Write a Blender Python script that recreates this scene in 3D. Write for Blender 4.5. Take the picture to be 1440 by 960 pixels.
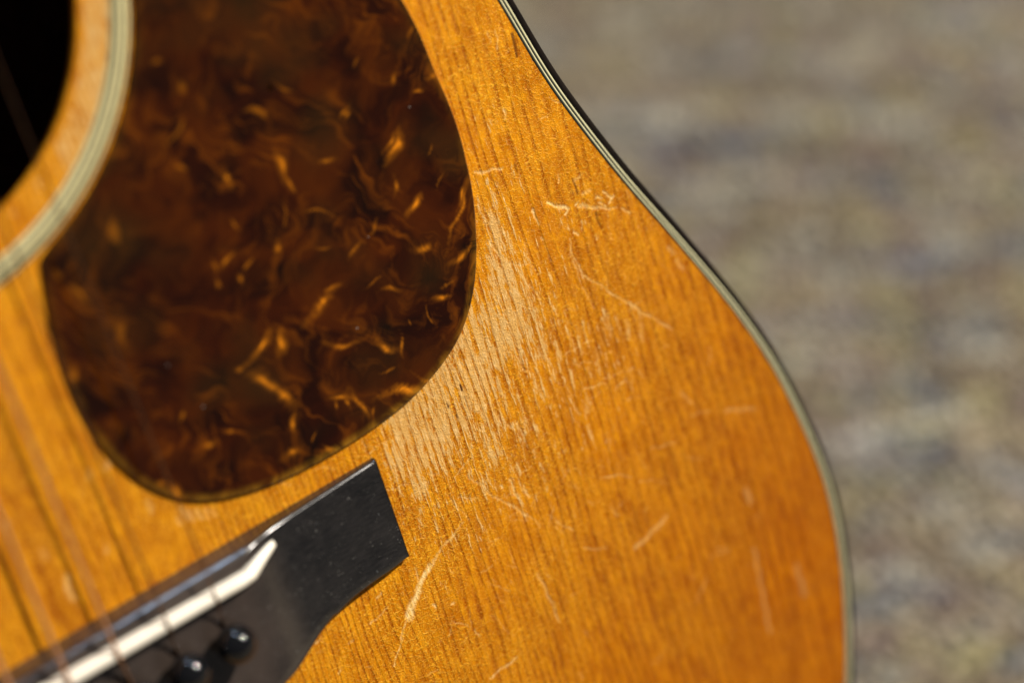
import bpy, bmesh, math, random
import numpy as np
from mathutils import Matrix, Vector

random.seed(4)
rng = np.random.default_rng(4)
for o in list(bpy.data.objects):
    bpy.data.objects.remove(o, do_unlink=True)
SC = bpy.context.scene
COL = SC.collection
MM = 0.001

# ---------------------------------------------------------------- placement
# Guitar frame (millimetres): x along the bridge to the treble side, y up the
# strings to the neck, z out of the soundboard, origin at the saddle.
# The guitar stands on its tail on the carpet, leaning back about 30 degrees.
L2W3 = Matrix(((1, 0, 0), (0, 0.496, -0.868), (0, 0.868, 0.496)))
FLOOR_DROP = 0.2375            # saddle height above the carpet in metres
L2W = Matrix.Translation((0, 0, FLOOR_DROP)) @ L2W3.to_4x4()

def world(p):
    return L2W @ (Vector(p) * MM)

# ---------------------------------------------------------------- camera
CAM_POS = (-58.936688, 145.926287, 362.942705)
RIGHT = Vector(((0.81625013, -0.28618355, 0.50183134))); DOWN = Vector(((-0.39581660, -0.90978499, 0.12498194))); FWD = Vector(((0.42079084, -0.30064970, -0.85588832)))
cam = bpy.data.cameras.new("camera")
cam.sensor_width = 36.0
cam.lens = 36.0 * 2510.248 / 1440.0
cam.clip_start = 0.01
cam.clip_end = 50.0
cam.dof.use_dof = True
cam.dof.focus_distance = 0.420
cam.dof.aperture_fstop = 3.2
camo = bpy.data.objects.new("camera", cam)
COL.objects.link(camo)
m = Matrix((RIGHT, -DOWN, -FWD)).transposed()
m = (L2W3 @ m).to_4x4()
m.translation = world(CAM_POS)
camo.matrix_world = m
SC.camera = camo

# ---------------------------------------------------------------- light
W = bpy.data.worlds.new("World")
SC.world = W
W.use_nodes = True
bg = W.node_tree.nodes["Background"]
bg.inputs[0].default_value = (0.86, 0.93, 1.0, 1)
bg.inputs[1].default_value = 0.08

def area(name, direction, dist, sx, sy, power, color, spread=180):
    d = Vector(direction).normalized()
    la = bpy.data.lights.new(name, 'AREA')
    la.shape = 'DISK' if sx == sy else 'RECTANGLE'
    la.size = sx
    if sx != sy:
        la.size_y = sy
    la.energy = power
    la.color = color
    la.spread = math.radians(spread)
    o = bpy.data.objects.new(name, la)
    COL.objects.link(o)
    dw = L2W3 @ d
    o.location = world((70, 20, 0)) + dw * dist
    o.rotation_euler = (-dw).to_track_quat('-Z', 'Y').to_euler()
    return o

# the hard sunlight that falls in, from the upper right
area("key_light", (0.95, 0.95, 1.0), 3.0, 0.13, 0.13, 184, (1.0, 0.92, 0.81))
# the pale blue window beyond the neck
area("window_light", (0.10, 0.93, 0.16), 1.5, 0.13, 0.10, 4.5, (0.55, 0.74, 1.0))

SC.view_settings.view_transform = 'Standard'
SC.view_settings.look = 'None'
SC.view_settings.exposure = 0.0
SC.view_settings.gamma = 1.0
SC.render.engine = 'CYCLES'
SC.cycles.use_denoising = True
SC.cycles.max_bounces = 6
SC.cycles.sample_clamp_indirect = 4.0

# ---------------------------------------------------------------- helpers
def prop(o, label=None, cat=None, group=None, kind=None):
    for k, v in (('label', label), ('category', cat), ('group', group), ('kind', kind)):
        if v:
            o[k] = v
    return o

class NT:
    """small shader graph writer"""
    def __init__(self, name):
        self.m = bpy.data.materials.new(name)
        self.m.use_nodes = True
        self.t = self.m.node_tree
        self.p = self.t.nodes["Principled BSDF"]
        tc = self.t.nodes.new('ShaderNodeTexCoord')
        v = self.t.nodes.new('ShaderNodeVectorMath'); v.operation = 'SCALE'
        self.t.links.new(tc.outputs['Object'], v.inputs[0])
        v.inputs['Scale'].default_value = 1000.0
        self.co = v.outputs[0]                      # millimetres
    def link(self, a, b):
        if hasattr(a, 'links'):
            self.t.links.new(a, b)
        else:
            b.default_value = a
    def math(self, op, a, b=0.0, c=0.0, clamp=False):
        n = self.t.nodes.new('ShaderNodeMath'); n.operation = op; n.use_clamp = clamp
        self.link(a, n.inputs[0]); self.link(b, n.inputs[1]); self.link(c, n.inputs[2])
        return n.outputs[0]
    def vscale(self, vec, s):
        n = self.t.nodes.new('ShaderNodeVectorMath'); n.operation = 'MULTIPLY'
        self.link(vec, n.inputs[0]); n.inputs[1].default_value = s
        return n.outputs[0]
    def vadd(self, a, b):
        n = self.t.nodes.new('ShaderNodeVectorMath'); n.operation = 'ADD'
        self.link(a, n.inputs[0]); self.link(b, n.inputs[1])
        return n.outputs[0]
    def noise(self, vec, scale=1.0, detail=3, rough=0.55, dist=0.0, color=False):
        n = self.t.nodes.new('ShaderNodeTexNoise')
        self.link(vec, n.inputs['Vector'])
        n.inputs['Scale'].default_value = scale
        n.inputs['Detail'].default_value = detail
        n.inputs['Roughness'].default_value = rough
        n.inputs['Distortion'].default_value = dist
        return n.outputs['Color' if color else 'Fac']
    def voronoi(self, vec, scale, feature='DISTANCE_TO_EDGE', out='Distance', rnd=1.0):
        n = self.t.nodes.new('ShaderNodeTexVoronoi'); n.feature = feature
        self.link(vec, n.inputs['Vector'])
        n.inputs['Scale'].default_value = scale
        n.inputs['Randomness'].default_value = rnd
        return n.outputs[out]
    def attr(self, name):
        n = self.t.nodes.new('ShaderNodeAttribute'); n.attribute_name = name
        return n.outputs['Fac']
    def ramp(self, fac, stops, interp='LINEAR'):
        n = self.t.nodes.new('ShaderNodeValToRGB'); n.color_ramp.interpolation = interp
        e = n.color_ramp.elements
        while len(e) < len(stops):
            e.new(0.5)
        for i, (p, c) in enumerate(stops):
            e[i].position = p
            e[i].color = (c, c, c, 1) if isinstance(c, (int, float)) else (*c, 1)
        self.link(fac, n.inputs[0])
        return n.outputs[0]
    def mix(self, f, a, b, mode='MIX'):
        n = self.t.nodes.new('ShaderNodeMix'); n.data_type = 'RGBA'; n.blend_type = mode
        self.link(f, n.inputs[0])
        for s, k in ((a, 6), (b, 7)):
            if isinstance(s, tuple):
                s = (*s, 1)
            self.link(s, n.inputs[k])
        return n.outputs[2]
    def bump(self, h, dist, strength=1.0, normal=None):
        n = self.t.nodes.new('ShaderNodeBump')
        n.inputs['Strength'].default_value = strength
        n.inputs['Distance'].default_value = dist * MM
        self.link(h, n.inputs['Height'])
        if normal is not None:
            self.link(normal, n.inputs['Normal'])
        return n.outputs[0]
    def set(self, **kw):
        for k, v in kw.items():
            k = k.replace('_', ' ')
            s = self.p.inputs[k]
            if isinstance(v, tuple) and len(v) == 3:
                v = (*v, 1)
            self.link(v, s)
        return self.m
    def sep(self, vec):
        n = self.t.nodes.new('ShaderNodeSeparateXYZ'); self.link(vec, n.inputs[0])
        return n.outputs
    def comb(self, x, y, z):
        n = self.t.nodes.new('ShaderNodeCombineXYZ')
        self.link(x, n.inputs[0]); self.link(y, n.inputs[1]); self.link(z, n.inputs[2])
        return n.outputs[0]

ROOT = bpy.data.objects.new("acoustic_guitar", None)
BASE = Vector((0, -206, -100))          # tail, where it meets the carpet (mm)
ROOT.empty_display_size = 0.05
COL.objects.link(ROOT)
ROOT.matrix_world = L2W @ Matrix.Translation(BASE * MM)
prop(ROOT, "old worn spruce-top acoustic guitar with tortoiseshell pickguard, standing on the carpet", "guitar")

def mesh_obj(name, verts, faces, mat, parent=ROOT, smooth=False, mats=None, fmat=None, loc=(0, 0, 0)):
    """verts in guitar millimetres relative to loc; the object's own origin is loc"""
    me = bpy.data.meshes.new(name)
    v = np.asarray(verts, dtype=np.float64) * MM
    if isinstance(faces, np.ndarray):
        nf, k = faces.shape
        me.vertices.add(len(v)); me.vertices.foreach_set("co", v.astype(np.float32).ravel())
        me.loops.add(nf * k); me.loops.foreach_set("vertex_index", faces.astype(np.int32).ravel())
        me.polygons.add(nf)
        me.polygons.foreach_set("loop_start", np.arange(0, nf * k, k, dtype=np.int32))
        me.update(calc_edges=True)
    else:
        me.from_pydata([tuple(a) for a in v], [], faces)
    if mats:
        for q in mats:
            me.materials.append(q)
        me.polygons.foreach_set("material_index", np.asarray(fmat, dtype=np.int32))
    else:
        me.materials.append(mat)
    if smooth:
        me.polygons.foreach_set("use_smooth", np.ones(len(me.polygons), dtype=bool))
    me.validate()
    o = bpy.data.objects.new(name, me)
    COL.objects.link(o)
    if parent is not None:
        o.parent = parent
        base = BASE if parent is ROOT else Vector(parent.get('_org', (0, 0, 0)))
        o.location = (Vector(loc) - base) * MM
    return o

def catmull(pts, n, closed=False):
    P = np.asarray(pts, float)
    out = []
    N = len(P)
    rngi = range(N) if closed else range(N - 1)
    for i in rngi:
        if closed:
            a, b, c, d = P[(i - 1) % N], P[i], P[(i + 1) % N], P[(i + 2) % N]
        else:
            b, c = P[i], P[i + 1]
            a = P[i - 1] if i > 0 else 2 * b - c
            d = P[i + 2] if i + 2 < N else 2 * c - b
        # centripetal parameterisation
        t0 = 0; t1 = t0 + max(np.linalg.norm(b - a), 1e-6) ** .5
        t2 = t1 + max(np.linalg.norm(c - b), 1e-6) ** .5; t3 = t2 + max(np.linalg.norm(d - c), 1e-6) ** .5
        t = np.linspace(t1, t2, n, endpoint=False)[:, None]
        A1 = (t1 - t) / (t1 - t0) * a + (t - t0) / (t1 - t0) * b
        A2 = (t2 - t) / (t2 - t1) * b + (t - t1) / (t2 - t1) * c
        A3 = (t3 - t) / (t3 - t2) * c + (t - t2) / (t3 - t2) * d
        B1 = (t2 - t) / (t2 - t0) * A1 + (t - t0) / (t2 - t0) * A2
        B2 = (t3 - t) / (t3 - t1) * A2 + (t - t1) / (t3 - t1) * A3
        out.append((t2 - t) / (t2 - t1) * B1 + (t - t1) / (t2 - t1) * B2)
    if not closed:
        out.append(P[-1:])
    return np.concatenate(out)

def resample(P, n, closed=True):
    Q = np.vstack([P, P[:1]]) if closed else P
    s = np.r_[0, np.cumsum(np.linalg.norm(np.diff(Q, axis=0), axis=1))]
    t = np.linspace(0, s[-1], n + (1 if closed else 0))
    R = np.c_[np.interp(t, s, Q[:, 0]), np.interp(t, s, Q[:, 1])]
    return R[:-1] if closed else R

def smooth_closed(P, it):
    for _ in range(it):
        P = P * .5 + (np.roll(P, 1, 0) + np.roll(P, -1, 0)) * .25
    return P

def inset(P, d):
    """closed counter-clockwise outline moved inwards by d"""
    T = np.roll(P, -1, 0) - np.roll(P, 1, 0)
    T /= np.linalg.norm(T, axis=1)[:, None]
    return P + np.c_[-T[:, 1], T[:, 0]] * d

def loft(rings, closed=True, cap0=False, cap1=False):
    """rings: list of (n,3) arrays -> verts, quad faces (ndarray)"""
    n = len(rings[0]); R = len(rings)
    V = np.concatenate(rings)
    i = np.arange(n if closed else n - 1); j = (i + 1) % n
    F = []
    for r in range(R - 1):
        F.append(np.c_[r * n + i, r * n + j, (r + 1) * n + j, (r + 1) * n + i])
    return V, np.concatenate(F)

def z3(P, z):
    return np.c_[P, np.full(len(P), float(z))]

def tube(path, r, seg=10, caps=True):
    P = np.asarray(path, float); n = len(P)
    rr = np.full(n, r) if np.isscalar(r) else np.asarray(r, float)
    T = np.gradient(P, axis=0); T /= np.linalg.norm(T, axis=1)[:, None]
    up = np.array([0, 0, 1.0]) if abs(T[0, 2]) < .9 else np.array([1.0, 0, 0])
    V = []
    for k in range(n):
        a = np.cross(T[k], up); a /= np.linalg.norm(a)
        b = np.cross(a, T[k]); up = b
        th = np.linspace(0, 2 * np.pi, seg, endpoint=False)
        V.append(P[k] + rr[k] * (np.cos(th)[:, None] * a + np.sin(th)[:, None] * b))
    V, F = loft(V)
    F = [tuple(f) for f in F]
    if caps:
        F.append(tuple(range(seg))[::-1]); F.append(tuple(range((n - 1) * seg, n * seg)))
    return V, F

def lathe(profile, seg=32, center=(0, 0)):
    """profile [(r,z)...] round z"""
    th = np.linspace(0, 2 * np.pi, seg, endpoint=False)
    rings = [np.c_[center[0] + r * np.cos(th), center[1] + r * np.sin(th), np.full(seg, z)] for r, z in profile]
    V, F = loft(rings)
    F = [tuple(f) for f in F]
    F.append(tuple(range(seg))[::-1]); F.append(tuple(range((len(profile) - 1) * seg, len(profile) * seg)))
    return V, F

def box(x0, x1, y0, y1, zA, zB):
    V = [(x, y, z) for z in (zA, zB) for y in (y0, y1) for x in (x0, x1)]
    return V, [(0, 2, 3, 1), (4, 5, 7, 6), (0, 1, 5, 4), (2, 6, 7, 3), (0, 4, 6, 2), (1, 3, 7, 5)]

def bevel(o, w, seg=2):
    md = o.modifiers.new("bevel", 'BEVEL'); md.width = w * MM; md.segments = seg
    md.limit_method = 'ANGLE'; md.angle_limit = math.radians(35)
    for p in o.data.polygons:
        p.use_smooth = True
    return o

def seg_dist(X, Y, pts, w0, w1):
    """distance to a tapering polyline, normalised so that 1 is its edge"""
    best = np.full(X.shape, 9.0)
    pts = np.asarray(pts, float); n = len(pts) - 1
    for i in range(n):
        a, b = pts[i], pts[i + 1]; d = b - a; L = max(d @ d, 1e-9)
        t = np.clip(((X - a[0]) * d[0] + (Y - a[1]) * d[1]) / L, 0, 1)
        w = (w0 + (w1 - w0) * (i + t) / n) / 2
        best = np.minimum(best, np.hypot(X - a[0] - t * d[0], Y - a[1] - t * d[1]) / w)
    return best

def stroke_mask(X, Y, strokes, soft=.6):
    M = np.zeros(X.shape)
    for pts, w0, w1, s in strokes:
        q = np.asarray(pts); pad = max(w0, w1) + 1
        sel = (X > q[:, 0].min() - pad) & (X < q[:, 0].max() + pad) & (Y > q[:, 1].min() - pad) & (Y < q[:, 1].max() + pad)
        d = seg_dist(X[sel], Y[sel], pts, w0, w1)
        M[sel] = np.maximum(M[sel], s * np.clip((1.35 - d) / soft, 0, 1))
    return M

# ---------------------------------------------------------------- materials
def mat_spruce():
    g = NT("aged_spruce_lacquer")
    P = g.co
    x, y, z = g.sep(P)
    # growth rings: thin dark late-wood lines along y, unevenly spaced
    wob = g.noise(g.vscale(P, (.05, .012, .05)), 1, 2)
    xw = g.math('ADD', x, g.math('MULTIPLY', g.math('SUBTRACT', wob, .5), 7.0))
    fine = g.noise(g.vscale(P, (.7, .09, .5)), 1, 3)
    xw2 = g.math('ADD', xw, g.math('MULTIPLY', g.math('SUBTRACT', fine, .5), .3))
    # rings are tight at the centre seam and widen towards the edge
    rad = g.math('SQRT', g.math('ADD', g.math('MULTIPLY', xw2, xw2), 700.0))
    fr = g.math('FRACT', g.math('MULTIPLY', g.math('LOGARITHM', g.math('ADD', rad, 34.0), math.e), 66.0))
    line = g.ramp(fr, [(0, .0), (.45, .12), (.76, 1.0), (.88, 1.0), (.99, 0.0)], 'EASE')
    lv = g.noise(g.comb(g.math('MULTIPLY', xw, .35), g.math('MULTIPLY', y, .02), 0.0), 1, 2)
    lstr = g.ramp(lv, [(.30, .30), (.60, 1.0)])
    line = g.math('MULTIPLY', line, lstr)
    brk = g.ramp(g.noise(g.vscale(P, (1.1, .35, 1)), 1, 3, .7), [(.28, .6), (.52, 1.0)])
    line = g.math('MULTIPLY', line, brk)
    # colours
    big = g.noise(g.vscale(P, (.028, .012, .02)), 1, 2)
    mid = g.noise(g.vscale(P, (.22, .07, .2)), 1, 4, .6)
    amb = g.ramp(big, [(.32, (.47, .148, .0006)), (.68, (.59, .212, .0010))])
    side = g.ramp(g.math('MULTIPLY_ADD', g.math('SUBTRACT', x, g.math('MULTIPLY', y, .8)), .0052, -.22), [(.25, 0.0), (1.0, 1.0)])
    amb = g.mix(g.ramp(mid, [(.35, .0), (.65, .5)]), amb, (.72, .28, .008))
    fib = g.noise(g.vscale(P, (4.2, .45, 2)), 1, 3, .65)
    amb = g.mix(g.ramp(fib, [(.38, .0), (.68, .30)]), amb, (.40, .105, .0015))
    amb = g.mix(g.math('MULTIPLY', line, .85), amb, (.27, .055, .0006))
    # lacquer crazing: short broken worm-like cracks
    wv = g.noise(g.vscale(P, (1.0, 1.0, 1)), .8, 2, .5, 0, True)
    Pd = g.vadd(P, g.vscale(g.vadd(wv, (-.5, -.5, -.5)), (1.5, 1.5, 0)))
    ve = g.voronoi(g.vscale(Pd, (.50, .95, 1)), 1.0)
    ve2 = g.voronoi(g.vscale(Pd, (1.5, 2.3, 1)), 1.0)
    ck = g.ramp(ve, [(.0, 1), (.04, .7), (.085, 0)])
    ck2 = g.ramp(ve2, [(.0, 1), (.08, .6), (.16, 0)])
    gate = g.ramp(g.noise(P, 1.1, 3, .6), [(.44, 0), (.54, 1)])
    gate2 = g.ramp(g.noise(P, 1.9, 2, .6), [(.48, 0), (.58, 1)])
    ck = g.math('MAXIMUM', g.math('MULTIPLY', ck, gate), g.math('MULTIPLY', ck2, gate2))
    zone = g.ramp(g.noise(P, .035, 2), [(.35, .45), (.6, 1)])
    ck = g.math('MULTIPLY', ck, zone)
    speck = g.ramp(g.noise(P, 2.6, 3, .7), [(.60, 0), (.72, 1)])
    amb = g.mix(g.math('MULTIPLY', ck, .85), amb, (.85, .43, .025))
    amb = g.mix(g.math('MULTIPLY', speck, .5), amb, (.82, .40, .022))
    pits = g.ramp(g.noise(P, 2.1, 3, .7), [(.30, 1), (.40, 0)])
    amb = g.mix(g.math('MULTIPLY', pits, .5), amb, (.34, .085, .001))
    mot = g.noise(g.vscale(P, (.15, .06, .1)), 1, 4, .6)
    amb = g.mix(g.ramp(mot, [(.36, .8), (.58, 0)]), amb, g.mix(1.0, amb, (.74, .62, .5), 'MULTIPLY'))
    mot2 = g.noise(g.vscale(P, (.5, .17, .3)), 1, 3, .6)
    amb = g.mix(g.ramp(mot2, [(.48, 0), (.70, .6)]), amb, (.80, .34, .006))
    # light falloff painted into the colour: deeper and redder towards the lower bout
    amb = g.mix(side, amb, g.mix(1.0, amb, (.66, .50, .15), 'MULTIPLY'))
    # worn places: bare dry wood; the mask also carries sheen painted round the soundhole
    wear_sheen = g.attr("wear_sheen"); scar = g.attr("scar"); dark = g.attr("dark")
    st = g.noise(g.vscale(P, (.75, .12, .5)), 1, 4, .7)
    st2 = g.noise(g.vscale(P, (2.6, .36, .5)), 1, 4, .7)
    wm = g.math('ADD', g.math('MULTIPLY', wear_sheen, .74), g.math('MULTIPLY', g.math('SUBTRACT', st, .5), 2.9))
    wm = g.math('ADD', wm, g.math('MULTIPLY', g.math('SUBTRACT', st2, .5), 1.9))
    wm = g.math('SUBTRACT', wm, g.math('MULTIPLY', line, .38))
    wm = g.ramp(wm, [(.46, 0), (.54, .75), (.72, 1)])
    wm = g.math('MULTIPLY', wm, g.ramp(wear_sheen, [(.04, 0), (.15, 1)]))
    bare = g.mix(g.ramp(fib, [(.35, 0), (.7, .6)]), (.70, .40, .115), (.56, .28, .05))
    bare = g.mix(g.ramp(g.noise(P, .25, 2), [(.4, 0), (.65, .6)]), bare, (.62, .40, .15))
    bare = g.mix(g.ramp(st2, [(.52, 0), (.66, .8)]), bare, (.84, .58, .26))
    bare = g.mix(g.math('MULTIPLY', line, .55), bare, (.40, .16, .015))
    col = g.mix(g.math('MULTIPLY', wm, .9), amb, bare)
    scn = g.math('MULTIPLY', scar, g.ramp(g.noise(P, 1.6, 3, .7), [(.30, .3), (.47, 1)]))
    col = g.mix(scn, col, g.mix(g.ramp(st2, [(.4, 0), (.6, 1)]), (.76, .44, .10), (.90, .66, .30)))
    col = g.mix(dark, col, (.08, .022, .004))
    h = g.math('MULTIPLY', line, -.75)
    h = g.math('ADD', h, g.math('MULTIPLY', fib, .35))
    h = g.math('ADD', h, g.math('MULTIPLY', ck, .9))
    h = g.math('ADD', h, g.math('MULTIPLY', g.noise(P, 1.7, 4, .6), .9))
    h = g.math('ADD', h, g.math('MULTIPLY', wm, -.6))
    h = g.math('ADD', h, g.math('MULTIPLY', g.math('MULTIPLY', wm, st2), 1.6))
    n = g.bump(h, .13, 1.0)
    rough = g.math('ADD', g.ramp(mid, [(.3, .26), (.7, .36)]), g.math('MULTIPLY', wm, .3))
    return g.set(Base_Color=col, Roughness=rough, Normal=n, Specular_IOR_Level=.11)

def mat_tortoise():
    g = NT("tortoiseshell_celluloid")
    P = g.co
    wv = g.noise(P, .045, 3, .6, 0, True)
    Pd = g.vadd(P, g.vscale(g.vadd(wv, (-.5, -.5, -.5)), (24, 24, 0)))
    a = g.noise(g.vscale(Pd, (.045, .10, .1)), 1, 3, .5, .1)
    b = g.noise(g.vscale(Pd, (.11, .07, .1)), 1, 3, .5, .2)
    # streaks that sweep diagonally one way or the other, in drifts
    px, py, pz = g.sep(Pd)
    wv2 = g.noise(P, .028, 2, .5)
    def sweep(ang, off):
        ca, sa = math.cos(ang), math.sin(ang)
        u = g.math('ADD', g.math('MULTIPLY', px, ca), g.math('MULTIPLY', py, sa))
        v = g.math('SUBTRACT', g.math('MULTIPLY', py, ca), g.math('MULTIPLY', px, sa))
        return g.noise(g.comb(g.math('MULTIPLY', u, .085), g.math('MULTIPLY', v, .36), off), 1, 5, .62, .3)
    c1 = sweep(.95, 3.0); c2 = sweep(2.3, 9.0)
    gt = g.ramp(wv2, [(.44, 0), (.56, 1)])
    c = g.math('ADD', g.math('MULTIPLY', c1, gt), g.math('MULTIPLY', c2, g.math('SUBTRACT', 1.0, gt)))
    drift = g.ramp(g.noise(P, .05, 2), [(.40, .15), (.60, 1)])
    col = g.ramp(a, [(.32, (.004, .0011, .0002)), (.50, (.015, .0024, .0001)), (.66, (.036, .0062, .0001)), (.82, (.08, .016, .0001))])
    col = g.mix(g.ramp(b, [(.42, 0), (.72, .7)]), col, (.062, .0130, .0002))
    col = g.mix(g.math('MULTIPLY', drift, g.ramp(c, [(.50, 0), (.78, .6)])), col, (.28, .072, .0015))
    # an olive-grey haze in places, as aged celluloid has
    col = g.mix(g.ramp(g.noise(P, .04, 2), [(.5, 0), (.7, .55)]), col, (.022, .011, .002))
    fl = g.attr("fleck"); rim = g.attr("rim")
    fs = g.math('MULTIPLY', fl, g.ramp(g.noise(Pd, .8, 3, .6), [(.3, .55), (.62, 1.25)]))
    fm = g.math('MULTIPLY', g.ramp(fs, [(.08, 0), (.5, .35), (1.0, 1)]), g.ramp(fl, [(.0, 0), (.15, 1)]))
    col = g.mix(fm, col, (.72, .225, .006))
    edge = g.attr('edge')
    col = g.mix(edge, col, (.62, .30, .10))  # painted sun glint along the treble-side bevel
    rn = g.math('MULTIPLY', rim, g.ramp(c, [(.40, .08), (.64, .85)]))
    col = g.mix(rn, col, (.34, .165, .010))
    dv = g.voronoi(g.vscale(P, (.11, .11, .11)), 1.0, 'F1')
    col = g.mix(g.ramp(dv, [(.014, .5), (.024, 0)]), col, (.45, .42, .38))
    sc = g.ramp(g.noise(P, .8, 2, .8), [(.74, 0), (.78, 1)])
    h = g.math('ADD', g.math('MULTIPLY', g.noise(P, .06, 2), 3.0), g.noise(P, 1.6, 2))
    n = g.bump(h, .012, .6)
    return g.set(Base_Color=col, Roughness=g.math('ADD', .10, g.math('MULTIPLY', sc, .2)), Normal=n, IOR=1.5,
                 Specular_IOR_Level=.5)

def mat_ebony():
    g = NT("worn_ebony")
    P = g.co
    s = g.noise(g.vscale(P, (.12, 2.6, 2.6)), 1, 4, .65)
    b = g.noise(P, .09, 3)
    col = g.ramp(b, [(.35, (.006, .0055, .0055)), (.7, (.013, .0115, .011))])
    col = g.mix(g.ramp(s, [(.42, 0), (.68, .6)]), col, (.028, .025, .024))
    x, y, z = g.sep(P)
    hand = g.math('SUBTRACT', 1.0, g.math('MULTIPLY', g.math('SUBTRACT', g.math('ABSOLUTE', x), 34.0), .07), 0.0, True)
    col = g.mix(g.math('MULTIPLY', hand, g.ramp(b, [(.3, .5), (.6, 1)])), col, (.046, .034, .028))
    pit = g.ramp(g.noise(g.vscale(P, (.8, 4.0, 4.0)), 1, 2, .7), [(.67, 0), (.71, 1)])
    gate = g.ramp(g.noise(P, .35, 2), [(.45, 0), (.58, 1)])
    pit = g.math('MULTIPLY', pit, gate)
    col = g.mix(g.math('MULTIPLY', pit, .8), col, (.26, .25, .23))
    scr = g.ramp(g.noise(g.vscale(P, (.9, .35, 1)), 1, 2), [(.735, 0), (.76, 1)])
    col = g.mix(g.math('MULTIPLY', scr, .5), col, (.16, .17, .17))
    h = g.math('ADD', s, g.math('MULTIPLY', g.noise(P, 2.0, 3), .8))
    n = g.bump(h, .02, .8)
    return g.set(Base_Color=col, Roughness=g.ramp(b, [(.35, .17), (.7, .24)]), Normal=n, Specular_IOR_Level=.85)

def simple(name, col, rough, bump=0.0, scale=1.0, metal=0.0, var=.15, coat=0.0):
    g = NT(name)
    v = g.noise(g.co, scale, 3)
    c = g.mix(g.ramp(v, [(.3, 0), (.7, 1)]), tuple(k * (1 - var) for k in col), tuple(min(1, k * (1 + var)) for k in col))
    g.set(Base_Color=c, Roughness=rough, Metallic=metal, Coat_Weight=coat)
    if bump:
        g.set(Normal=g.bump(g.noise(g.co, scale * 3, 3), bump, 1.0))
    return g.m

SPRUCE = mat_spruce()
TORT = mat_tortoise()
EBONY = mat_ebony()
BONE = simple("aged_bone", (.84, .78, .66), .3, .03, .5, var=.05)
BLACKP = simple("black_celluloid", (.005, .005, .006), .06)
BINDING = simple("dark_celluloid_binding", (.009, .006, .004), .2, .008, .25, var=.4)
RINGP = simple('aged_rosette_celluloid', (.60, .53, .27), .38, .02, .4, var=.07)
CREAMP = simple("aged_ivory_celluloid", (.54, .51, .30), .38, .02, .4, var=.07)
DARKLINE = simple("black_purfling", (.012, .018, .015), .4, 0, .6)
MAHOG = simple("dark_mahogany", (.055, .020, .010), .25, .02, .15, var=.4)
INSIDE = simple("raw_inside_wood", (.06, .032, .016), .8, .05, .15, var=.3)
FINGERB = simple('dark_fingerboard_wood', (.022, .014, .010), .55, .02, .2, var=.3)
NECKW = simple("neck_mahogany", (.12, .045, .02), .3, .02, .1, var=.3)
PLAIN = simple("plain_string_steel", (.34, .20, .12), .25, 0, 1, metal=1.0)
METAL = simple("nickel", (.55, .54, .50), .3, 0, 1, metal=1.0)

def mat_wound():
    g = NT("wound_bronze_string")
    x, y, z = g.sep(g.co)
    w = g.math('SINE', g.math('MULTIPLY', y, 2 * math.pi / .32))
    n = g.bump(w, .06, 1.0)
    return g.set(Base_Color=(.40, .20, .10), Metallic=1.0, Roughness=.36, Normal=n)
WOUND = mat_wound()

def mat_carpet():
    g = NT("flecked_carpet_wool")
    # the weave runs across the floor at an angle to the guitar
    X_, Y_, Z_ = g.sep(g.co)
    P = g.comb(g.math('SUBTRACT', g.math('MULTIPLY', X_, .816), g.math('MULTIPLY', Y_, .578)),
               g.math('ADD', g.math('MULTIPLY', X_, .578), g.math('MULTIPLY', Y_, .816)), 0.0)
    base = g.ramp(g.noise(g.vscale(P, (.006, .016, .01)), 1, 2), [(.35, (.175, .135, .078)), (.65, (.23, .18, .118))])
    s1 = g.noise(g.vscale(P, (.006, .030, .02)), 1, 4, .7)
    s2 = g.noise(g.vadd(g.vscale(P, (.010, .036, .02)), (31, 7, 3)), 1, 4, .7)
    s3 = g.noise(g.vadd(g.vscale(P, (.009, .034, .02)), (3, 77, 9)), 1, 4, .7)
    s4 = g.noise(g.vadd(g.vscale(P, (.013, .040, .02)), (13, 17, 19)), 1, 4, .7)
    col = g.mix(g.ramp(s1, [(.50, 0), (.58, .8)]), base, (.36, .29, .17))
    col = g.mix(g.ramp(s2, [(.53, 0), (.61, .95)]), col, (.075, .085, .13))
    col = g.mix(g.ramp(s3, [(.56, 0), (.66, .8)]), col, (.13, .082, .072))
    col = g.mix(g.ramp(s4, [(.55, 0), (.64, .9)]), col, (.55, .53, .43))
    k1 = g.noise(g.vadd(g.vscale(P, (.028, .050, .02)), (5, 3, 1)), 1, 3, .6)
    k2 = g.noise(g.vadd(g.vscale(P, (.032, .060, .02)), (50, 3, 1)), 1, 3, .6)
    col = g.mix(g.ramp(k1, [(.54, 0), (.62, .75)]), col, (.15, .092, .105))
    col = g.mix(g.ramp(k1, [(.36, .8), (.44, 0)]), col, (.075, .105, .155))
    col = g.mix(g.ramp(k2, [(.54, 0), (.62, .7)]), col, (.34, .30, .13))
    col = g.mix(g.ramp(k2, [(.36, .6), (.44, 0)]), col, (.42, .43, .38))
    f = g.noise(P, .22, 2, .7)
    col = g.mix(g.ramp(f, [(.35, .5), (.55, 0)]), col, (.06, .055, .065))
    col = g.mix(g.ramp(f, [(.5, 0), (.7, .5)]), col, (.50, .46, .38))
    return g.set(Base_Color=col, Roughness=.95, Specular_IOR_Level=.1)
CARPET = mat_carpet()


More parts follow.
